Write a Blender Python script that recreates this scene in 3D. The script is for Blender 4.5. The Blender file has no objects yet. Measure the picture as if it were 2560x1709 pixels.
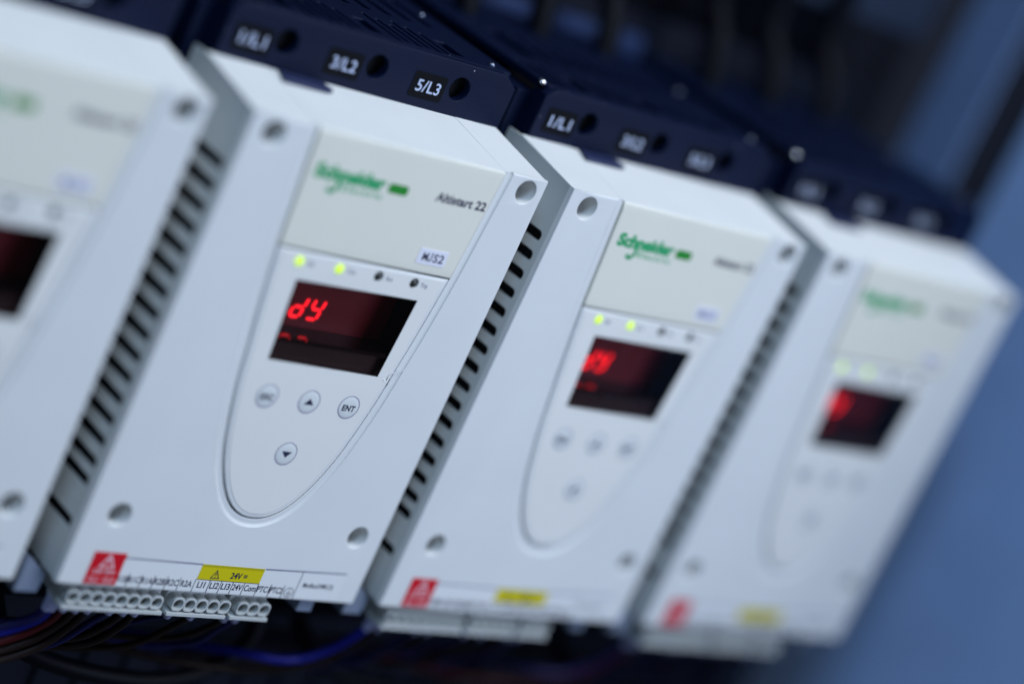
import bpy, bmesh, math, random
from mathutils import Vector, Matrix

random.seed(7)
S = 0.001                                  # everything below is measured in millimetres
scene = bpy.context.scene
COL = scene.collection

# ------------------------------------------------------------------ materials
def new_mat(name):
    m = bpy.data.materials.new(name); m.use_nodes = True
    nt = m.node_tree
    return m, nt, nt.nodes['Principled BSDF']

def plastic(name, col, rough=0.45, grain=0.03, bump=0.04, scale=2500., spec=0.4, coat=0.0):
    m, nt, b = new_mat(name)
    tc = nt.nodes.new('ShaderNodeTexCoord')
    n1 = nt.nodes.new('ShaderNodeTexNoise'); n1.inputs['Scale'].default_value = 28; n1.inputs['Detail'].default_value = 5
    n2 = nt.nodes.new('ShaderNodeTexNoise'); n2.inputs['Scale'].default_value = scale; n2.inputs['Detail'].default_value = 2
    nt.links.new(tc.outputs['Object'], n1.inputs['Vector']); nt.links.new(tc.outputs['Object'], n2.inputs['Vector'])
    rp = nt.nodes.new('ShaderNodeMapRange')
    rp.inputs['From Min'].default_value = .3; rp.inputs['From Max'].default_value = .7
    rp.inputs['To Min'].default_value = 1 - grain; rp.inputs['To Max'].default_value = 1 + grain
    nt.links.new(n1.outputs['Fac'], rp.inputs['Value'])
    mx = nt.nodes.new('ShaderNodeVectorMath'); mx.operation = 'SCALE'
    mx.inputs[0].default_value = col
    nt.links.new(rp.outputs['Result'], mx.inputs['Scale'])
    nt.links.new(mx.outputs['Vector'], b.inputs['Base Color'])
    rr = nt.nodes.new('ShaderNodeMapRange')
    rr.inputs['To Min'].default_value = max(.02, rough - .06); rr.inputs['To Max'].default_value = rough + .06
    nt.links.new(n1.outputs['Fac'], rr.inputs['Value']); nt.links.new(rr.outputs['Result'], b.inputs['Roughness'])
    if bump > 0:
        bp = nt.nodes.new('ShaderNodeBump'); bp.inputs['Strength'].default_value = bump; bp.inputs['Distance'].default_value = 0.0002
        nt.links.new(n2.outputs['Fac'], bp.inputs['Height']); nt.links.new(bp.outputs['Normal'], b.inputs['Normal'])
    b.inputs['Specular IOR Level'].default_value = spec
    b.inputs['Coat Weight'].default_value = coat
    return m

def dust(m):
    nt = m.node_tree; b = nt.nodes['Principled BSDF']
    tc = nt.nodes.new('ShaderNodeTexCoord'); vo = nt.nodes.new('ShaderNodeTexVoronoi'); vo.inputs['Scale'].default_value = 210
    wn = nt.nodes.new('ShaderNodeSeparateColor'); lt = nt.nodes.new('ShaderNodeMath'); lt.operation = 'MULTIPLY'; lt.inputs[1].default_value = .085
    pw = nt.nodes.new('ShaderNodeMath'); pw.operation = 'POWER'; pw.inputs[1].default_value = 5
    ls = nt.nodes.new('ShaderNodeMath'); ls.operation = 'LESS_THAN'
    mx = nt.nodes.new('ShaderNodeMix'); mx.data_type = 'RGBA'; mx.inputs['B'].default_value = (.30, .34, .42, 1)
    nt.links.new(tc.outputs['Object'], vo.inputs['Vector']); nt.links.new(vo.outputs['Color'], wn.inputs[0])
    nt.links.new(wn.outputs[0], pw.inputs[0]); nt.links.new(pw.outputs[0], lt.inputs[0])
    nt.links.new(vo.outputs['Distance'], ls.inputs[0]); nt.links.new(lt.outputs[0], ls.inputs[1])
    old = b.inputs['Base Color'].links[0].from_socket
    nt.links.new(old, mx.inputs['A']); nt.links.new(ls.outputs[0], mx.inputs['Factor']); nt.links.new(mx.outputs['Result'], b.inputs['Base Color'])

def emitter(name, col, strength, base=(.02, .02, .02)):
    m, nt, b = new_mat(name)
    b.inputs['Base Color'].default_value = (*base, 1)
    b.inputs['Emission Color'].default_value = (*col, 1)
    b.inputs['Emission Strength'].default_value = strength
    b.inputs['Roughness'].default_value = .3
    return m

def metal(name, col, rough):
    m = plastic(name, col, rough, .04, 0.0)
    m.node_tree.nodes['Principled BSDF'].inputs['Metallic'].default_value = 1
    return m

M = {}
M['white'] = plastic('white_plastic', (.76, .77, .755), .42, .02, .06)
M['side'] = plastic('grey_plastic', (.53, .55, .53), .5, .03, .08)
M['ivory'] = plastic('name_plate_film', (.80, .785, .675), .38, .015, .03)
M['key'] = plastic('keypad_film', (.82, .815, .77), .34, .015, .03)
M['knob'] = plastic('button_film', (.73, .75, .735), .3, .01, .0)
M['ring'] = plastic('button_ring_ink', (.27, .24, .34), .4, .02, .0)
M['black'] = plastic('navy_black_plastic', (.0022, .0055, .023), .45, .12, .25, 1600., .11)
dust(M['black'])
M['deep'] = plastic('inner_shade_black', (.006, .007, .010), .7, .1, .0, spec=.15)  # black also stands in for the shade inside hollows
M['recess'] = plastic('navy_recess_pad', (.018, .026, .075), .4, .1, .1, 1600., .3)  # dark tone of the recess in the ledge
M['tag'] = plastic('label_black', (.0025, .003, .0045), .6, .1, .0, spec=.08)
M['tagtext'] = plastic('label_lettering_white', (.43, .49, .66), .5, .02, .0)
M['green'] = plastic('green_ink', (.004, .36, .115), .45, .03, .0)
M['greenrect'] = plastic('green_block_ink', (.006, .25, .012), .45, .03, .0)
M['navyink'] = plastic('dark_ink', (.018, .018, .055), .45, .03, .0)
M['greyink'] = plastic('grey_ink', (.15, .15, .24), .45, .03, .0)
M['lilacink'] = plastic('lilac_ink', (.16, .16, .27), .45, .03, .0)
M['sticker'] = plastic('sticker_paper', (.80, .80, .88), .5, .01, .0)
M['strip'] = plastic('label_strip_film', (.79, .80, .79), .4, .01, .0)
M['film'] = plastic('film_edge_glint', (.85, .86, .87), .08, .01, .0, spec=1.0)
M['red'] = plastic('red_label', (.64, .003, .014), .4, .03, .0)
M['redtext'] = plastic('label_lettering_pale', (.86, .62, .66), .5, .02, .0)
M['yellow'] = plastic('yellow_label', (.66, .56, .0), .4, .02, .0)
M['yellowdark'] = plastic('yellow_label_band', (.47, .41, .0), .4, .02, .0)
M['boardglow'] = plastic('display_well', (.24, .014, .022), .4, .1, .0)  # red glow of the digits put into the board's colour
M['lowboard'] = plastic('display_lower_board', (.050, .018, .016), .4, .1, .0)
M['floor'] = plastic('display_floor', (.020, .008, .007), .05, .1, .0, spec=.32)
M['digit'] = emitter('red_segment_glow', (1, .010, .020), 2.1)
M['ledon'] = emitter('green_status_glow', (.66, 1.0, .045), .85, (.3, .4, .1))
M['ledoff'] = plastic('unlit_status_lens', (.035, .036, .03), .25, .1, .0)
M['screw'] = metal('dull_steel', (.20, .195, .17), .45)
M['chrome'] = metal('bright_steel', (.9, .91, .93), .10)
M['darksteel'] = metal('dimmed_steel', (.16, .18, .24), .22)  # darker copy of the rivet steel, for fainter glints
M['plug'] = plastic('terminal_plug_plastic', (.52, .54, .525), .45, .04, .05)
M['foot'] = plastic('foot_plastic', (.19, .23, .31), .5, .04, .05)
M['duct'] = plastic('dark_duct_plastic', (.006, .008, .018), .6, .15, .1, 900., .2)
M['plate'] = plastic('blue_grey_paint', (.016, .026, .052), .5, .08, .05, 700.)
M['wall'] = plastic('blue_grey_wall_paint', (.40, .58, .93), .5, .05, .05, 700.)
M['post'] = plastic('shaded_post_paint', (.19, .285, .50), .5, .05, .05, 700.)  # same paint as the wall, darkened for the shade deeper in
M['reflection'] = plastic('reflection_blue', (.022, .040, .115), .4, .1, .05, 700.)  # blue reflection put into a colour
M['back'] = plastic('dark_back_paint', (.006, .007, .012), .6, .1, .05, 700., .2)
M['cable'] = plastic('black_cable_sheath', (.003, .0035, .006), .5, .1, .0, spec=.08)
M['brown'] = plastic('brown_wire', (.010, .0045, .003), .45, .08, .0, spec=.2)
M['blue'] = plastic('blue_wire', (.005, .007, .15), .4, .05, .0, spec=.2)
M['violet'] = plastic('dark_blue_wire', (.009, .008, .06), .4, .05, .0, spec=.2)
M['redwire'] = plastic('red_wire', (.05, .004, .005), .4, .05, .0, spec=.2)
M['ferrule'] = plastic('lilac_ferrule', (.32, .33, .50), .35, .03, .0)

def glass_mat():
    m = bpy.data.materials.new('thin_clear_pane'); m.use_nodes = True
    nt = m.node_tree; nt.nodes.clear()
    out = nt.nodes.new('ShaderNodeOutputMaterial'); tr = nt.nodes.new('ShaderNodeBsdfTransparent')
    gl = nt.nodes.new('ShaderNodeBsdfGlossy'); mx = nt.nodes.new('ShaderNodeMixShader'); fr = nt.nodes.new('ShaderNodeFresnel')
    tr.inputs['Color'].default_value = (.80, .76, .76, 1)
    gl.inputs['Roughness'].default_value = .06; fr.inputs['IOR'].default_value = 1.3
    n = nt.nodes.new('ShaderNodeTexNoise'); n.inputs['Scale'].default_value = 90; tc = nt.nodes.new('ShaderNodeTexCoord')
    bp = nt.nodes.new('ShaderNodeBump'); bp.inputs['Strength'].default_value = .25; bp.inputs['Distance'].default_value = .002
    nt.links.new(tc.outputs['Object'], n.inputs['Vector']); nt.links.new(n.outputs['Fac'], bp.inputs['Height'])
    nt.links.new(bp.outputs['Normal'], gl.inputs['Normal'])
    nt.links.new(fr.outputs[0], mx.inputs[0]); nt.links.new(tr.outputs[0], mx.inputs[1]); nt.links.new(gl.outputs[0], mx.inputs[2])
    nt.links.new(mx.outputs[0], out.inputs['Surface'])
    return m
M['pane'] = glass_mat()

# ------------------------------------------------------------------ mesh helpers (millimetres)
def obj(name, bm, mat, parent=None, loc=(0, 0, 0), smooth=50, wn=True):
    me = bpy.data.meshes.new(name)
    bm.normal_update()
    bm.to_mesh(me); bm.free()
    me.transform(Matrix.Scale(S, 4))
    for p in me.polygons: p.use_smooth = True
    me.set_sharp_from_angle(angle=math.radians(smooth))
    me.materials.append(M[mat])
    o = bpy.data.objects.new(name, me); COL.objects.link(o)
    if wn:
        wm = o.modifiers.new('normals', 'WEIGHTED_NORMAL'); wm.keep_sharp = True; wm.weight = 100
    o.parent = parent; o.location = Vector(loc) * S
    return o

def thing(name, label, cat, loc=(0, 0, 0), group=None):
    o = bpy.data.objects.new(name, None); COL.objects.link(o)
    o.empty_display_size = .02; o.location = Vector(loc) * S
    return tag(o, label, cat, group)

def tag(o, label, cat, group=None):
    o['label'] = label; o['category'] = cat
    if group: o['group'] = group
    return o

def struct(o):
    o['kind'] = 'structure'; return o

def box(bm, x0, x1, y0, y1, z0, z1, bev=0.0):
    r = bmesh.ops.create_cube(bm, size=1)
    vs = r['verts']
    for v in vs:
        v.co = Vector((x0 + (v.co.x + .5) * (x1 - x0), y0 + (v.co.y + .5) * (y1 - y0), z0 + (v.co.z + .5) * (z1 - z0)))
    if bev > 0:
        es = list({e for v in vs for e in v.link_edges})
        bmesh.ops.bevel(bm, geom=es, offset=bev, segments=2, affect='EDGES', profile=.6)

FRONT = Matrix(((1, 0, 0), (0, 0, -1), (0, 1, 0)))      # curve x,y -> world x,z, curve +z faces the viewer (-y)
SIDE = Matrix(((0, 0, -1), (-1, 0, 0), (0, 1, 0)))      # curve (-y),z ; curve +z faces -x
TOP = Matrix.Identity(3)

def area(pts):
    return sum(a[0] * b[1] - b[0] * a[1] for a, b in zip(pts, pts[1:] + pts[:1])) / 2

def plate(bm, loops, th, bev, mapping, at):
    """extruded 2D outline with holes: loops[0] outer; 'at' = world point of the curve origin on the plate's FRONT face"""
    cu = bpy.data.curves.new('tmp', 'CURVE'); cu.dimensions = '2D'; cu.fill_mode = 'BOTH'
    cu.extrude = th / 2 - bev; cu.bevel_depth = bev; cu.bevel_resolution = 1; cu.offset = -bev
    for i, lp in enumerate(loops):
        a = area(lp)
        if (a < 0) == (i == 0): lp = lp[::-1]
        sp = cu.splines.new('POLY'); sp.points.add(len(lp) - 1); sp.use_cyclic_u = True
        for p, q in zip(sp.points, lp): p.co = (q[0], q[1], 0, 1)
    o = bpy.data.objects.new('tmp', cu)
    COL.objects.link(o)
    dg = bpy.context.evaluated_depsgraph_get(); oe = o.evaluated_get(dg)
    me = oe.to_mesh()
    tmp = bmesh.new(); tmp.from_mesh(me); oe.to_mesh_clear()
    bmesh.ops.remove_doubles(tmp, verts=tmp.verts, dist=1e-4)
    bpy.data.objects.remove(o); bpy.data.curves.remove(cu)
    n = mapping @ Vector((0, 0, 1))
    off = Vector(at) - n * th / 2
    merge(bm, tmp, lambda c: mapping @ c + off)

def merge(bm, tmp, f):
    tmp.verts.ensure_lookup_table(); tmp.verts.index_update()
    vs = [bm.verts.new(f(v.co)) for v in tmp.verts]
    for fc in tmp.faces:
        try: bm.faces.new([vs[v.index] for v in fc.verts])
        except ValueError: pass
    tmp.free()

def circ(cx, cy, r, n=28, ry=None):
    return [(cx + r * math.cos(2 * math.pi * i / n), cy + (ry or r) * math.sin(2 * math.pi * i / n)) for i in range(n)]

def rrect(x0, y0, x1, y1, r, n=4):
    out = []
    for cx, cy, a in ((x1 - r, y0 + r, -90), (x1 - r, y1 - r, 0), (x0 + r, y1 - r, 90), (x0 + r, y0 + r, 180)):
        for i in range(n + 1):
            t = math.radians(a + 90 * i / n); out.append((cx + r * math.cos(t), cy + r * math.sin(t)))
    return out

def cyl(bm, p0, p1, r0, r1=None, n=24, caps=True):
    p0, p1 = Vector(p0), Vector(p1); r1 = r0 if r1 is None else r1
    d = (p1 - p0).normalized(); u = d.orthogonal().normalized(); w = d.cross(u)
    A = [bm.verts.new(p0 + (u * math.cos(t) + w * math.sin(t)) * r0) for t in [2 * math.pi * i / n for i in range(n)]]
    B = [bm.verts.new(p1 + (u * math.cos(t) + w * math.sin(t)) * r1) for t in [2 * math.pi * i / n for i in range(n)]]
    for i in range(n): bm.faces.new((A[i], A[(i + 1) % n], B[(i + 1) % n], B[i]))
    if caps:
        bm.faces.new(A[::-1]); bm.faces.new(B)

def inner_tube(bm, cx, cz, r, y0, y1, n=28):
    A = [bm.verts.new((x, y0, z)) for x, z in circ(cx, cz, r, n)]
    B = [bm.verts.new((x, y1, z)) for x, z in circ(cx, cz, r, n)]
    for i in range(n): bm.faces.new((A[i], A[(i + 1) % n], B[(i + 1) % n], B[i]))
    bm.faces.new(B)

def catmull(pts, k=8):
    P = [Vector(p) for p in pts]; P = [P[0] * 2 - P[1]] + P + [P[-1] * 2 - P[-2]]
    out = []
    for i in range(1, len(P) - 2):
        a, b, c, d = P[i - 1:i + 3]
        for j in range(k):
            t = j / k
            out.append(.5 * ((2 * b) + (c - a) * t + (2 * a - 5 * b + 4 * c - d) * t * t + (3 * b - a - 3 * c + d) * t ** 3))
    out.append(P[-2]); return out

def tube(bm, pts, r, n=12, k=8):
    c = catmull(pts, k); prev = None; rings = []
    u = None
    for i, p in enumerate(c):
        d = (c[min(i + 1, len(c) - 1)] - c[max(i - 1, 0)]).normalized()
        u = (d.orthogonal() if u is None else (u - d * u.dot(d))).normalized(); w = d.cross(u)
        rings.append([bm.verts.new(p + (u * math.cos(t) + w * math.sin(t)) * r) for t in [2 * math.pi * j / n for j in range(n)]])
    for A, B in zip(rings, rings[1:]):
        for j in range(n): bm.faces.new((A[j], A[(j + 1) % n], B[(j + 1) % n], B[j]))
    bm.faces.new(rings[0][::-1]); bm.faces.new(rings[-1])

def text(bm, body, cap, x, z, y, align='CENTER', xs=1.0, bold=0.0, shear=0.0, spacing=1.0, width=None):
    """raised lettering on a front face: cap height in mm, z = baseline"""
    cu = bpy.data.curves.new('tmp', 'FONT'); cu.body = body; cu.size = cap / .73
    cu.align_x = align; cu.extrude = .015; cu.offset = bold; cu.shear = shear; cu.space_character = spacing
    cu.resolution_u = 3
    o = bpy.data.objects.new('tmp', cu); COL.objects.link(o)
    dg = bpy.context.evaluated_depsgraph_get(); oe = o.evaluated_get(dg); me = oe.to_mesh()
    tmp = bmesh.new(); tmp.from_mesh(me); oe.to_mesh_clear()
    bpy.data.objects.remove(o); bpy.data.curves.remove(cu)
    if width:
        a_, b_ = min(v.co.x for v in tmp.verts), max(v.co.x for v in tmp.verts); xs = width / (b_ - a_)
        for v in tmp.verts: v.co.x -= a_ if align == 'LEFT' else (a_ + b_) / 2
    merge(bm, tmp, lambda c: Vector((x + c.x * xs, y - c.z, z + c.y)))

def bar(bm, x0, z0, x1, z1, w, y, th=.03):
    """a flat printed line"""
    a, b = Vector((x0, z0)), Vector((x1, z1)); d = (b - a).normalized(); n = Vector((-d.y, d.x)) * w / 2
    plate(bm, [[tuple(a - n), tuple(b - n), tuple(b + n), tuple(a + n)]], th, 0, FRONT, (0, y, 0))

B = bmesh.new

# ------------------------------------------------------------------ shield outline of the control panel
CX = 68.0
HALF = [(41.9, 178), (41.6, 174.5), (39.9, 154), (37.9, 131), (35.2, 110), (33.0, 96), (30.4, 80), (27.0, 65.5), (24.2, 56), (20.6, 47.5),
        (16.2, 40), (11.2, 34.4), (5.8, 31.2), (0, 30.2)]
right = [(p.x, p.y) for p in catmull([(a, b, 0) for a, b in HALF] + [(-5.8, 31.2, 0)], 5)][:-5]
SHIELD = [(CX + a, b) for a, b in right] + [(CX - a, b) for a, b in right[::-1][1:]]

def offset(pl, d):
    out = []
    for i, p in enumerate(pl):
        a = Vector(pl[max(i - 1, 0)]); b = Vector(pl[min(i + 1, len(pl) - 1)]); t = (b - a).normalized()
        out.append((p[0] - t.y * d, p[1] + t.x * d))       # outward for this winding
    return out
if abs(offset(SHIELD, 3)[len(SHIELD) // 2][1] - 27.2) > .6:
    _o = offset
    def offset(pl, d): return _o(pl, -d)

def clip_top(pl, zt):
    def cut(a, b):
        t = (zt - a[1]) / (b[1] - a[1]); return (a[0] + t * (b[0] - a[0]), zt)
    i = next(i for i, p in enumerate(pl) if p[1] <= zt); j = max(i for i, p in enumerate(pl) if p[1] <= zt)
    return [cut(pl[i - 1], pl[i])] + pl[i:j + 1] + [cut(pl[j], pl[j + 1])]

def clip_low(pl, zb):
    """top part of the outline, closed: above zb"""
    r_ = [p for p in pl[:len(pl) // 2] if p[1] > zb]; l_ = [p for p in pl[len(pl) // 2:] if p[1] > zb]
    def w(z):
        for a, b in zip(right, right[1:]):
            if a[1] >= z >= b[1]: t = (a[1] - z) / (a[1] - b[1] + 1e-9); return a[0] + t * (b[0] - a[0])
    return r_, l_, w(zb)

HT, HB = 174.7, -1.3
HOLES = [(10.0, 169.6 - 1.0), (122.0, 169.0), (13.6, 26.5), (118.2, 26.5)]
GROUP = 'white soft starters mounted in a row'

# ------------------------------------------------------------------ one soft starter
root = thing('soft_starter', '', 'motor starter', (0, 0, 0), GROUP)

# white front cover: face with the shield-shaped opening and four screw wells, top ledge, lower return
bm = B()
cut = clip_top(offset(SHIELD, 3.3), HT)
outer = [(0, HB), (130, HB), (130, HT)] + cut + [(0, HT)]
plate(bm, [outer] + [circ(x, z, 4.35, 36) for x, z in HOLES], 3.0, .45, FRONT, (0, 0, 0))
prof = [(3.3, .16), (3.0, .34), (2.6, .47), (2.1, .52), (1.4, .48), (.8, .42), (.55, .55), (.42, 1.3), (.3, 4.0)]
rows = [[bm.verts.new((x, y, z)) for x, z in clip_top(offset(SHIELD, d), HT - .5)] for d, y in prof]
for A, C_ in zip(rows, rows[1:]):
    for i in range(min(len(A), len(C_)) - 1): bm.faces.new((A[i], A[i + 1], C_[i + 1], C_[i]))
for x, z in HOLES: inner_tube(bm, x, z, 4.3, .4, 11)
def ledge(x0, x1, dz, y0):
    pf = [(-y0, HT + dz - .12), (-36.9, 179.3 + dz), (-36.9, 177.3), (-y0, 173.75)]
    plate(bm, [pf], x1 - x0, .3, SIDE, (x0, 0, 0))
ledge(.05, 26.0, .06, 1.2); ledge(26.3, 109.6, -.10, .5); ledge(109.6, 129.95, .0, 1.2)
box(bm, .8, 129.2, 1.6, 9, HB + .05, HB + 2.2, .2)
# right-hand wall, the side the camera does not see
plate(bm, [[(-1.5, HB + .2), (-1.5, HT - .3), (-36.6, 178.9), (-60, 178.9), (-60, HB + .2)]], 2.2, .25, SIDE, (127.7, 0, 0))
obj('front_cover', bm, 'white', root)

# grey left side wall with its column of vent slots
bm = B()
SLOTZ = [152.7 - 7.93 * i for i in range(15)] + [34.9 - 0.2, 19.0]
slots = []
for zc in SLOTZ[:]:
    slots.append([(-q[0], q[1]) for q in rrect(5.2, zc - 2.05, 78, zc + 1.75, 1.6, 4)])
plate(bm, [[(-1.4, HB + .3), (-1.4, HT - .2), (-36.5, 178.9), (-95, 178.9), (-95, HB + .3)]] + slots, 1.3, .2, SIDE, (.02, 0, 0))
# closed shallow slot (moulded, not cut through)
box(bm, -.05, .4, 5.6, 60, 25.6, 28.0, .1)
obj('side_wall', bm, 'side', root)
bm = B(); box(bm, 4.5, 125, 14.5, 165, 2, 172, 1); box(bm, 4.6, 28, 4.5, 14.4, 33, 160); box(bm, 108, 124, 4.5, 14.4, 33, 160)
obj('rear_filler', bm, 'deep', root)  # black filler standing in for the dark hollow behind the slots

# countersunk screws
for x, z in HOLES:
    bm = B(); cyl(bm, (x, 10.9, z), (x, 9.6, z), 3.5, 3.1); box(bm, x - 2.6, x + 2.6, 9.45, 9.62, z - .45, z + .45)
    obj('cover_screw', bm, 'screw', root)

# control panel: moulded body, keypad film, name plate
WIN = [(42.5, 121.3), (45.0, 91.1), (94.0, 90.9), (96.3, 121.8)]
def inset_loop(d, ztop):
    return clip_top(offset(SHIELD, -d), ztop)
LEDX = [40.6, 57.9, 75.3, 91.5]
bm = B()
plate(bm, [inset_loop(.15, 131.4), [(41.6, 122.6), (43.2, 90.2), (98.8, 90.2), (98.8, 122.6)]] + [circ(x, 127.8, 1.75, 20) for x in LEDX], 3.4, .5, FRONT, (0, -.05, 0))
cp = obj('control_panel', bm, 'white', root)
bm = B()
plate(bm, [inset_loop(1.9, 130.6), WIN]
      + [circ(x, 127.8, 2.0, 20) for x in LEDX], .16, .03, FRONT, (0, -.19, 0))
obj('keypad_film', bm, 'key', cp)
bm = B()
r_, l_, wz = clip_low(clip_top(offset(SHIELD, -.1), HT - .55), 132.2)
plate(bm, [[(CX + wz - .1, 132.2)] + r_[::-1] + l_[::-1] + [(CX - wz + .1, 132.2)]], 3.2, .3, FRONT, (0, -.25, 0))
npl = obj('name_plate', bm, 'ivory', root)
YN = -.27
bm = B()
text(bm, 'Schneider', 4.9, 31.2, 158.1, YN, 'LEFT', 1, .40, 0, 1, 30.4)
curl = [(p.x, p.y) for p in catmull([(42.4, 160.2, 0), (42.5, 157.6, 0), (42.2, 155.4, 0), (41.0, 154.1, 0), (39.6, 154.0, 0), (38.9, 155.2, 0)], 4)]
for p, q in zip(curl, curl[1:]): bar(bm, p[0], p[1], q[0], q[1], 1.6, YN - .02)
obj('maker_lettering', bm, 'green', npl)
bm = B(); text(bm, 'Electric', 2.3, 44.0, 154.9, YN, 'LEFT', 1, .04, 0, 1.08, 18)
obj('maker_lettering', bm, 'green', npl)
bm = B(); plate(bm, [rrect(63.0, 157.9, 71.6, 161.4, 1.0)], .05, 0, FRONT, (0, YN - .02, 0)); obj('logo_block', bm, 'greenrect', npl)
bm = B(); text(bm, 'Altistart 22', 3.3, 95.8, 158.9, YN, 'CENTER', 1, .15, 0, 1.04, 23); obj('model_lettering', bm, 'navyink', npl)

# recessed display with seven segment digits and a clear pane
bm = B()
box(bm, 39, 40.2, 2.9, 13, 88, 124); box(bm, 98.6, 100, .1, 13, 88, 124)
box(bm, 40, 99, 2.9, 13, 123.2, 124.2); 
dw = obj('display_well', bm, 'deep', root)
bm = B(); box(bm, 40.2, 98.8, 12.2, 13.2, 88, 124); obj('display_board', bm, 'boardglow', dw)
bm = B(); box(bm, 41, 98.5, 2.9, 3.9, 88.5, 97.9); obj('lower_board', bm, 'lowboard', dw)
bm = B(); box(bm, 40.3, 98.7, 2.95, 12.1, 98.0, 99.5); box(bm, 44.7, 94.2, .75, 2.94, 98.0, 99.5); obj('well_floor', bm, 'floor', dw)
def seg_digit(name, which, x, z, w=4.3, h=7.6, y=11.9):
    pts = {'a': (0, h, w, h), 'b': (w, h, w, h / 2), 'c': (w, h / 2, w, 0), 'd': (0, 0, w, 0), 'e': (0, 0, 0, h / 2), 'f': (0, h / 2, 0, h), 'g': (0, h / 2, w, h / 2)}
    bm = B()
    for s in which:
        a, b, c, d = pts[s]; sh = .20
        p, q = Vector((x + a + b * sh, z + b)), Vector((x + c + d * sh, z + d)); t = (q - p).normalized()
        p, q = p + t * .75, q - t * .75; n = Vector((-t.y, t.x)) * .55
        plate(bm, [[tuple(p - n), tuple(p - t * .5), tuple(p + n), tuple(q + n), tuple(q + t * .5), tuple(q - n)]], .25, .05, FRONT, (0, y, 0))
    o = obj(name, bm, 'digit', dw); return o
seg_digit('display_digit', 'ge', 47.2, 103.2); seg_digit('display_digit', 'bcdeg', 55.6, 103.2); seg_digit('display_digit', 'bcdfg', 63.2, 103.2)
bm = B(); bm.faces.new([bm.verts.new((x, .5, z)) for x, z in WIN[::1]]); bm.faces.ensure_lookup_table(); obj('display_pane', bm, 'pane', root, wn=False)

bm = B(); bar(bm, 94.3, 91.0, 104.3, 95.0, .3, -.22)
bmesh.ops.create_uvsphere(bm, u_segments=12, v_segments=8, radius=.3, matrix=Matrix.Translation((97.2, -.2, 90.2)))  # pale bead put in as the glint on the creased film
obj('film_crease', bm, 'film', root)

# status lights
for i, x in enumerate(LEDX):
    bm = B()
    bmesh.ops.create_uvsphere(bm, u_segments=20, v_segments=10, radius=1.7)
    for v in bm.verts: v.co = Vector((x + v.co.x, (.1 if i < 2 else .5) + v.co.y * .7, 127.8 + v.co.z))
    obj('status_light', bm, 'ledon' if i < 2 else 'ledoff', root)
bm = B()
for x, s in ((44.0, 'Rdy'), (61.2, 'Com'), (78.6, 'Run'), (94.5, 'Trip')): text(bm, s, 1.75, x, 126.9, -.21, 'LEFT', .8, .02)
obj('light_lettering', bm, 'greyink', root)

# four push buttons
def button(x, z, legend):
    bm = B(); n = 32
    rings = [(4.2, -.19), (4.05, -.27), (3.0, -.36), (1.5, -.40)]
    R_ = [[bm.verts.new((px, y, pz)) for px, pz in circ(x, z, r, n)] for r, y in rings]
    for A, C_ in zip(R_, R_[1:]):
        for i in range(n): bm.faces.new((A[i], A[(i + 1) % n], C_[(i + 1) % n], C_[i]))
    bm.faces.new(R_[-1])
    b = obj('push_button', bm, 'knob', root)
    bm = B(); plate(bm, [circ(x, z, 4.6, n), circ(x, z, 4.2, n)], .05, 0, FRONT, (0, -.21, 0)); obj('button_ring', bm, 'ring', b)
    bm = B()
    if legend == 'up': plate(bm, [[(x - 2.1, z - 1.0), (x + 2.1, z - 1.0), (x, z + 1.45)]], .05, 0, FRONT, (0, -.43, 0))
    elif legend == 'down': plate(bm, [[(x - 2.2, z + 1.0), (x, z - 1.45), (x + 2.2, z + 1.0)]], .05, 0, FRONT, (0, -.43, 0))
    else: text(bm, legend, 2.3, x, z - 1.3, -.43, 'CENTER', 1, .10, 0, 1.05, 5.6)
    obj('button_legend', bm, 'navyink', b)
button(51.3, 77.6, 'ESC'); button(69.7, 77.6, 'up'); button(87.5, 77.7, 'ENT'); button(69.7, 56.8, 'down')

# printed strip along the lower edge
bm = B(); plate(bm, [[(10.0, HB + .7), (121, HB + .7), (121, 10.3), (10.0, 10.3)]], .06, 0, FRONT, (0, -.05, 0))
st = obj('label_strip', bm, 'strip', root)
YS = -.10
bm = B(); bar(bm, 23.4, 10.35, 55.6, 10.3, .5, YS); obj('label_line', bm, 'greyink', st)
bm = B(); bar(bm, 83.6, 10.35, 121, 11.0, .5, YS); obj('label_line', bm, 'greyink', st)
bm = B()
for x in (27.6, 33, 38.3, 43.7, 49.1, 89.2, 95.3): bar(bm, x, -.9, x, 4.4, .28, YS)
for x in (55.55, 61.9, 66.9, 72.0, 77.2, 83.35): bar(bm, x, -.9, x, 4.2, .28, YS)
bar(bm, 100.9, -.9, 100.9, 10.4, .28, YS); bar(bm, 55.55, 4.2, 83.4, 4.2, .22, YS)
for s, x in (('R1B', 25.3), ('R1C', 30.3), ('R1A', 35.7), ('R2B', 41.0), ('R2C', 46.4), ('R2A', 52.3), ('LI1', 58.7), ('LI2', 64.4), ('LI3', 69.4), ('24V', 74.6), ('Com', 80.3), ('PTC1', 86.3), ('PTC2', 92.2)):
    text(bm, s, 2.6, x, .9, YS, 'CENTER', 1, .05, 0, 1, {'PTC1': 5.5, 'PTC2': 5.5, 'Com': 5.2, '24V': 4.4, 'LI1': 3.3}.get(s, 3.8 if s[0] == 'L' else 4.8))
plate(bm, [circ(98.1, 1.6, 2.1), circ(98.1, 1.6, 1.85)], .03, 0, FRONT, (0, YS, 0))
bar(bm, 98.1, 3.0, 98.1, 1.3, .22, YS); bar(bm, 96.9, 1.3, 99.3, 1.3, .22, YS); bar(bm, 97.4, .8, 98.8, .8, .22, YS); bar(bm, 97.8, .35, 98.4, .35, .22, YS)
text(bm, 'Modbus/HMI (2)', 2.0, 110.2, 4.2, YS, 'CENTER', .78, .02)
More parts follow.
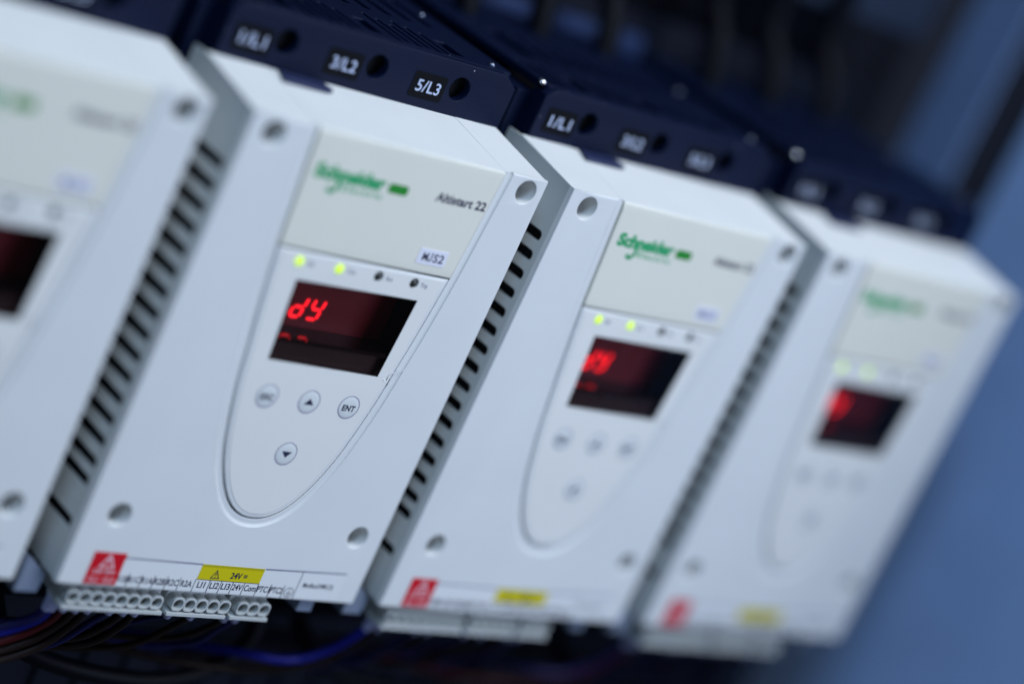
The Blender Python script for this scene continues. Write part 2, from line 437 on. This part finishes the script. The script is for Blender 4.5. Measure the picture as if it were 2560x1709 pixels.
obj('terminal_lettering', bm, 'navyink', st)
bm = B(); plate(bm, [[(10.2, -.6), (23.3, -.6), (23.3, 12.0), (10.2, 12.0)]], .07, 0, FRONT, (0, -.13, 0))
rl = obj('warning_label', bm, 'red', root)
bm = B(); YR = -.21
def tri(bm, cx, zb, w, h, t, y):
    o_ = [(cx - w / 2, zb), (cx + w / 2, zb), (cx, zb + h)]; k = t
    i_ = [(cx - w / 2 + k * 1.75, zb + k), (cx + w / 2 - k * 1.75, zb + k), (cx, zb + h - k * 2.05)]
    plate(bm, [o_, i_], .03, 0, FRONT, (0, y, 0))
tri(bm, 17.0, 6.0, 6.6, 5.5, .55, YR)
plate(bm, [[(17.0, 10.0), (16.3, 8.4), (17.0, 8.5), (16.7, 7.0), (17.8, 8.9), (17.1, 8.8)]], .03, 0, FRONT, (0, YR, 0))
text(bm, '250V MAX', 1.55, 16.75, 3.7, YR, 'CENTER', .95, .03); text(bm, 'CL1  CL2', 1.95, 16.75, .4, YR, 'CENTER', .95, .03)
obj('warning_lettering', bm, 'redtext', rl)
bm = B(); plate(bm, [[(55.8, 4.35), (83.3, 4.35), (83.3, 9.45), (55.8, 9.45)]], .07, 0, FRONT, (0, -.13, 0))
yl = obj('voltage_label', bm, 'yellow', root)
bm = B(); plate(bm, [[(55.8, 9.48), (83.3, 9.48), (83.3, 10.45), (55.8, 10.45)]], .07, 0, FRONT, (0, -.13, 0)); obj('label_band', bm, 'yellowdark', yl)
bm = B(); tri(bm, 63.0, 5.0, 3.9, 3.6, .28, YR); bar(bm, 63, 7.3, 63, 6.2, .3, YR); bar(bm, 63, 5.85, 63, 5.5, .3, YR)
text(bm, '24V =', 2.5, 73.2, 5.6, YR, 'CENTER', 1, .06, 0, 1, 7.2); obj('voltage_lettering', bm, 'navyink', yl)

# pluggable terminal strips under the cover
def plug(x0, x1, xs):
    bm = B()
    box(bm, x0, x1, 1.0, 12, -12.0, -10.7, .15)
    box(bm, x0 + .3, x1 - .4, 5.5, 22, -10.9, -2.6, .3)
    for x in xs:
        plate(bm, [circ(x, -7.4, 2.5, 8) if 0 else rrect(x - 2.5, -10.1, x + 2.5, -4.7, 1.7, 4), circ(x, -7.4, 2.0, 20)], 6.0, .12, FRONT, (0, 1.3, 0))
        inner_tube(bm, x, -7.4, 1.98, 1.5, 4.6, 20)
    p = obj('terminal_plug', bm, 'plug', root)
    for x in xs:
        bm = B(); cyl(bm, (x + .5, 4.5, -7.9), (x + .5, 4.0, -7.9), 1.0, .9, 14); obj('clamp_screw', bm, 'screw', p)
xa = [12.2 + 4.943 * i - 2.0 for i in range(8)]
plug(6.9, 48.5, xa); plug(50.4, 76.2, [54.9 + 5.05 * i - .9 for i in range(5)]); plug(78.1, 95.2, [82.6 + 4.9 * i - .2 for i in range(3)])
bm = B(); box(bm, 107.6, 114.4, 2.5, 16, -7.4, HB - .1, .3); obj('socket_tab', bm, 'foot', root)
bm = B(); plate(bm, [[(-10.5, -9.2), (-1.3, -9.2), (-.6, -2.0), (-9.8, 4.8)]], 14, .3, FRONT, (0, 6, 0)); obj('mounting_foot', bm, 'foot', root)

# black terminal cover above the ledge
bm = B()
WX = [28.5, 68.0, 106.4]
fo = [(3, 177.2), (131, 177.2), (131, 194.8), (124.5, 199), (8.5, 199), (3, 196)]
plate(bm, [fo] + [circ(x, 189.3, 4.4, 32) for x in WX], 4, .5, FRONT, (0, 36.6, 0))
holes = []
for x in WX: holes.append(rrect(x - 3.0, 44.5, x + 3.0, 58, 1.0, 2))
for x0 in (36, 76):
    for i in range(6):
        holes.append(rrect(x0 + i * 4.6, 41.0 + (i % 2) * 1.5, x0 + i * 4.6 + 1.9, 68 - (i % 3) * 3, .8, 2))
for i in range(3): holes.append(rrect(8 + i * 4.8, 41, 10 + i * 4.8, 66, .8, 2))
for x in (34, 44, 54, 64, 74, 84, 94, 104, 114): holes.append(rrect(x, 76, x + 3.4, 104, 1, 2))
for x in (20,): holes.append(rrect(x, 76, x + 8, 104, 1, 2))
plate(bm, [rrect(4.0, 39.5, 130.0, 150, 3, 3)] + holes, 3, .5, TOP, (0, 0, 199.2))
box(bm, 3.2, 5.2, 40, 44.5, 177.2, 196); box(bm, 128.8, 130.8, 40, 150, 177.2, 196)
box(bm, -4, 133.5, 44.6, 150, 165, 193.6, .6)
tc = obj('terminal_cover', bm, 'black', root)
bm = B(); plate(bm, [[(26.6, 27.4), (44, 27.4), (47, 27.9), (48.4, 29.2), (48.5, 36.55), (29.2, 36.55)]], 1.3, .3, TOP, (0, 0, 179.6)); obj('recess_pad', bm, 'recess', tc)  # raised dark pad stands in for a recess in the ledge
bm = B(); box(bm, 6, 128, 45, 140, 193.7, 194.0); box(bm, 8, 126, 41.5, 44.4, 182, 195.9)
obj('shade_lining', bm, 'deep', tc)  # black sheets put in for the shade inside holes and slots
for x, s in ((14.9, '1/L1'), (53.9, '3/L2'), (92.3, '5/L3')):
    bm = B(); plate(bm, [rrect(x - 7.6, 182.5, x + 7.6, 192.1, 1.0, 3)], .2, .05, FRONT, (0, 36.45, 0)); lb = obj('terminal_label', bm, 'tag', tc)
    bm = B(); text(bm, s, 4.5, x + .1, 185.1, 36.22, 'CENTER', 1, .08, 0, 1.05, 10.8); obj('label_lettering', bm, 'tagtext', lb)
for x, y in ((2.8, 41.5), (122.8, 45.0), (122.5, 92)):
    bm = B()
    bmesh.ops.create_uvsphere(bm, u_segments=20, v_segments=10, radius=1.6)
    for v in bm.verts: v.co = Vector((x + v.co.x, y + v.co.y, 199.1 + max(v.co.z, -.4) * .75))
    obj('cover_rivet', bm, 'chrome' if x < 50 else 'darksteel', tc)  # right-hand ones get darker steel so their glints stay faint

# ------------------------------------------------------------------ copies along the row
def kids(o): return [c for c in COL.objects if c.parent == o]
def copy_tree(o, parent=None):
    c = o.copy(); COL.objects.link(c); c.parent = parent
    for ch in kids(o): copy_tree(ch, c)
    return c

def sticker(r, s):
    bm = B(); plate(bm, [rrect(87.6, 135.5, 100.6, 141.4, .4, 2)], .12, .03, FRONT, (0, -.37, 0))
    t = obj('name_sticker', bm, 'sticker', r)
    bm = B(); text(bm, 'M', 3.2, 90.9, 136.9, -.40, 'CENTER', 1, .07, 0, 1, 2.5)
    bar(bm, 93.75, 140.1, 93.75, 137.6, .55, -.40); bar(bm, 93.9, 137.3, 92.7, 137.05, .5, -.41); bar(bm, 92.75, 137.0, 92.5, 137.9, .45, -.42)
    text(bm, s[2:], 3.2, 97.0, 136.9, -.40, 'CENTER', 1, .07, 0, 1.08, 4.7); obj('sticker_lettering', bm, 'navyink' if s == 'MJS2' else 'lilacink', t)

units = {2: root}
for n_, xo in ((1, -146.7), (3, 143.0), (4, 288.1)):
    u = copy_tree(root); u.location.x = xo * S; units[n_] = u
units[1]['label'] = 'blurred white soft starter cut off by the left edge of the photo, nearest one'
units[2]['label'] = 'white soft starter with sharp MJS2 sticker and readable 24V terminal strip'
units[3]['label'] = 'white soft starter between the MJS2 one and the one beside the blue wall'
units[4]['label'] = 'farthest white soft starter, most blurred, beside the bare blue cabinet wall'
for n_ in (1, 2, 3, 4): sticker(units[n_], 'MJS%d' % n_)

# ------------------------------------------------------------------ cabinet around the row
bm = B(); box(bm, -420, 640, 196, 200, -420, 520)
struct(obj('back_wall', bm, 'back'))
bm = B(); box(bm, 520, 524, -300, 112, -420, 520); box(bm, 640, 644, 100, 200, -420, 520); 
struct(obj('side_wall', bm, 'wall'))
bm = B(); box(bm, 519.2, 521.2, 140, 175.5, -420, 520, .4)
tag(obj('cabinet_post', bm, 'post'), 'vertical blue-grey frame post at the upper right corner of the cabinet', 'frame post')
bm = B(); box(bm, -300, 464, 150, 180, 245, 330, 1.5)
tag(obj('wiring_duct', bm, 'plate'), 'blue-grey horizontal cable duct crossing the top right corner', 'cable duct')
bm = B(); box(bm, -300, 460, 165, 190, 150, 212, 1.5)
for i in range(38): box(bm, -290 + i * 19.5, -278 + i * 19.5, 163.2, 165.1, 160, 205, .3)
tag(obj('wiring_duct', bm, 'duct'), 'dark slotted cable duct behind the black terminal covers', 'cable duct')
bm = B(); box(bm, -300, 472, 72, 150, -240, -50, 1.5)  # duct whose dark colour also stands in for the shade down here
for i in range(38): box(bm, -290 + i * 19.5, -278 + i * 19.5, 70.2, 72.1, -200, -62, .3)
tag(obj('wiring_duct', bm, 'duct'), 'dark slotted cable duct low behind the hanging wires', 'cable duct')

bm = B(); box(bm, -200, 300, 156, 160, 190, 204, 1)  # added bar that imitates blue reflections between the cables
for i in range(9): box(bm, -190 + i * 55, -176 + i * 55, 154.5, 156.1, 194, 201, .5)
tag(obj('reflection_bar', bm, 'reflection'), 'made-up bar for a dim blue rail glimpsed between the black power cables', 'reflection')

# power cables rising behind the terminal covers
def cable(name, pts, r, mat, label, group, cat='cable'):
    bm = B(); tube(bm, pts, r)
    return tag(obj(name, bm, mat), label, cat, group)
ordn = {1: 'leftmost', 2: 'sharp MJS2', 3: 'third', 4: 'farthest'}
for n_ in (1, 2, 3, 4):
    xo = {1: -146.7, 2: 0, 3: 143, 4: 288.1}[n_]
    for j, x in enumerate((26, 66, 105)):
        jit = random.uniform(-3, 3)
        cable('power_cable', [(xo + x, 122, 185), (xo + x, 124, 200), (xo + x + 2, 132, 219 + jit), (xo + x + 4 + jit, 143, 232 + jit), (xo + x + 3, 146, 262), (xo + x - 2 + jit, 146, 330)], 5.2, 'cable',
              'thick black cable rising behind the %s terminal of the %s starter' % (('1/L1', '3/L2', '5/L3')[j], ordn[n_]), 'black power cables above the starters')

# control wires under the terminal strips
def wire(x, pts, mat, label, r=1.45):
    t = thing('control_wire', label, 'wire', (0, 0, 0), 'control wires hanging below the terminal strips')
    p0 = Vector((x, 9, -12.1))
    t.location = p0 * S
    bm = B(); tube(bm, [Vector((x, 11, -18)) - p0] + [Vector(p) - p0 for p in pts], r, 10); obj('insulation', bm, mat, t)
    bm = B(); cyl(bm, (0, 0, 0), (0, 1.4, -4.2), 2.5, 1.9, 16); cyl(bm, (0, 1.4, -4.2), (0, 1.9, -6.0), 1.9, 1.6, 16); obj('ferrule', bm, 'ferrule', t)
    return t
W0 = [(8.5, 'violet', 'dark blue wire curving left from the first terminal of the MJS2 starter'),
      (10.5, 'blue', 'bright blue wire curving left below the foot of the MJS2 starter'),
      (15.0, 'redwire', 'red wire in the bundle at the lower left corner'),
      (20.0, 'brown', 'brown wire beside the red wire at lower left'),
      (25.0, 'brown', 'outer brown wire of the lower left bundle'),]
for i, (x, m, lab) in enumerate(W0):
    d = i * 2.6
    wire(x, [(x - 1, 14, -24 - i * .4), (x - 8, 18, -30 - d * .8), (x - 24, 20, -36 - d), (x - 50, 18, -38 - d), (x - 90, 14, -36 - d)], m, lab, 1.6)
wire(39.9, [(39, 14, -24), (34, 22, -36), (18, 30, -43), (-6, 34, -48), (-50, 34, -48)], 'brown', 'brown wire dropping from the middle of the MJS2 terminal strip')
wire(44.8, [(44.5, 14, -25), (40, 22, -38), (24, 31, -47), (0, 35, -53), (-50, 35, -54)], 'brown', 'brown wire dropping from the right end of the long MJS2 terminal plug')
wire(59.0, [(58, 16, -22), (52, 26, -32), (38, 36, -40), (15, 44, -44), (-30, 50, -46)], 'violet', 'dark violet wire under the five pole plug of the MJS2 starter', 1.1)
cable('cable_loop', [(20, 60, -40), (24, 45, -52), (50, 36, -58), (90, 34, -60), (118, 36, -50), (128, 42, -34), (126, 60, -14), (118, 90, 10)], 3.6, 'cable',
      'thick black cable looping below the MJS2 starter', None)
for n_, xo, nm in ((2, 0, 'MJS2 starter'), (3, 143.0, 'third starter'), (4, 288.1, 'farthest starter')):
    for j, (dx, m, lab) in enumerate(((84, 'brown', 'dark brown wire hanging from the first pole of the short plug of the %s'), (89, 'violet', 'dark blue wire hanging from the middle pole of the short plug of the %s'),
                                      (69, 'brown', 'dark brown wire at the right of the five pole plug of the %s'), (34, 'violet', 'thin dark blue wire hanging behind the long plug of the %s'))):
        q = random.uniform(-4, 4)
        wire(xo + dx, [(xo + dx - 1, 15, -24), (xo + dx - 6 + q, 24, -35 - j * 2), (xo + dx - 22 + q, 36, -43 - j * 3), (xo + dx - 44, 48, -47 + q - j * 2), (xo + dx - 75, 66, -55 - j * 4)], m, lab % nm, 1.3)
for i, (n_, xo) in enumerate(((3, 143.0), (4, 288.1))):
    nm = {3: 'third starter', 4: 'farthest starter'}[n_]
    wire(xo + 9.5, [(xo + 8, 13, -23), (xo + 3, 17, -32), (xo - 5, 20, -38.5), (xo - 15, 22, -41), (xo - 26, 28, -43), (xo - 40, 45, -50), (xo - 60, 80, -66)], 'blue' if n_ == 3 else 'violet', 'blue wire sagging left from under the %s' % nm, 1.7)
    wire(xo + 14.5, [(xo + 12, 14, -26), (xo + 2, 20, -40), (xo - 20, 28, -50), (xo - 50, 38, -54), (xo - 80, 52, -56)], 'brown' if n_ == 3 else 'redwire', 'dark wire below the blue one under the %s' % nm, 1.5)
    wire(xo + 40, [(xo + 39, 14, -24), (xo + 34, 24, -38), (xo + 16, 32, -48), (xo - 10, 40, -54), (xo - 40, 50, -58)], 'brown', 'brown wire dropping from the middle of the %s' % nm)
    wire(xo + 60, [(xo + 59, 15, -24), (xo + 54, 26, -36), (xo + 38, 36, -46), (xo + 12, 46, -54), (xo - 20, 56, -60)], 'violet', 'violet wire under the five pole plug of the %s' % nm, 1.2)
    cable('cable_loop', [(xo + 20, 60, -44), (xo + 26, 45, -54), (xo + 50, 38, -60), (xo + 88, 36, -60), (xo + 112, 40, -48), (xo + 120, 60, -20), (xo + 116, 90, 10)], 3.6, 'cable',
          'thick black cable looping below the %s' % nm, None)

# ------------------------------------------------------------------ camera
cam = bpy.data.cameras.new('camera'); co = bpy.data.objects.new('camera', cam); COL.objects.link(co)
R = ((0.71881137, -0.5609657, 0.41064303), (0.12923111, -0.47256554, -0.87176897), (0.68308823, 0.6797053, -0.26719127))
C0 = Vector((-447.83, -592.187, 345.598)) * S
rt, dn, fw = (Vector(v) for v in R)
mw = Matrix((( rt.x, -dn.x, -fw.x, C0.x), (rt.y, -dn.y, -fw.y, C0.y), (rt.z, -dn.z, -fw.z, C0.z), (0, 0, 0, 1)))
co.matrix_world = mw
cam.sensor_width = 36; cam.lens = 5984.8 / 2560 * 36
cam.clip_start = .02; cam.clip_end = 20
cam.dof.use_dof = True; cam.dof.focus_distance = .848; cam.dof.aperture_fstop = 1.9; cam.dof.aperture_blades = 0
scene.camera = co

# ------------------------------------------------------------------ light
def lamp(name, loc, target, power, size, col, size_y=None):
    l = bpy.data.lights.new(name, 'AREA'); l.energy = power; l.size = size; l.color = col
    if size_y: l.shape = 'RECTANGLE'; l.size_y = size_y
    o = bpy.data.objects.new(name, l); COL.objects.link(o); o.location = loc
    o.rotation_euler = (Vector(target) - Vector(loc)).to_track_quat('-Z', 'Y').to_euler()
    return o
T = (.2, 0, .1)
lamp('ceiling_lamp', (.50, -.55, 1.30), T, 14.6, .45, (.88, .94, 1.0), .9)
lamp('front_fill', (1.05, -1.45, .55), T, 15.4, 1.1, (.62, .73, 1.0))  # added bluish fill for the front faces, not a window
lamp('wall_fill', (-1.2, -1.0, 1.9), (.4, 0, .1), 19.5, .5, (.46, .68, 1.0))  # fill light added from the left to brighten the cabinet's side wall

w = bpy.data.worlds.new('World'); scene.world = w; w.use_nodes = True
bg = w.node_tree.nodes['Background']; bg.inputs['Color'].default_value = (.42, .56, .74, 1); bg.inputs['Strength'].default_value = .12

scene.render.engine = 'CYCLES'
scene.cycles.use_denoising = True
scene.cycles.max_bounces = 8
scene.view_settings.view_transform = 'Standard'; scene.view_settings.look = 'None'
scene.view_settings.exposure = .08; scene.view_settings.gamma = 1
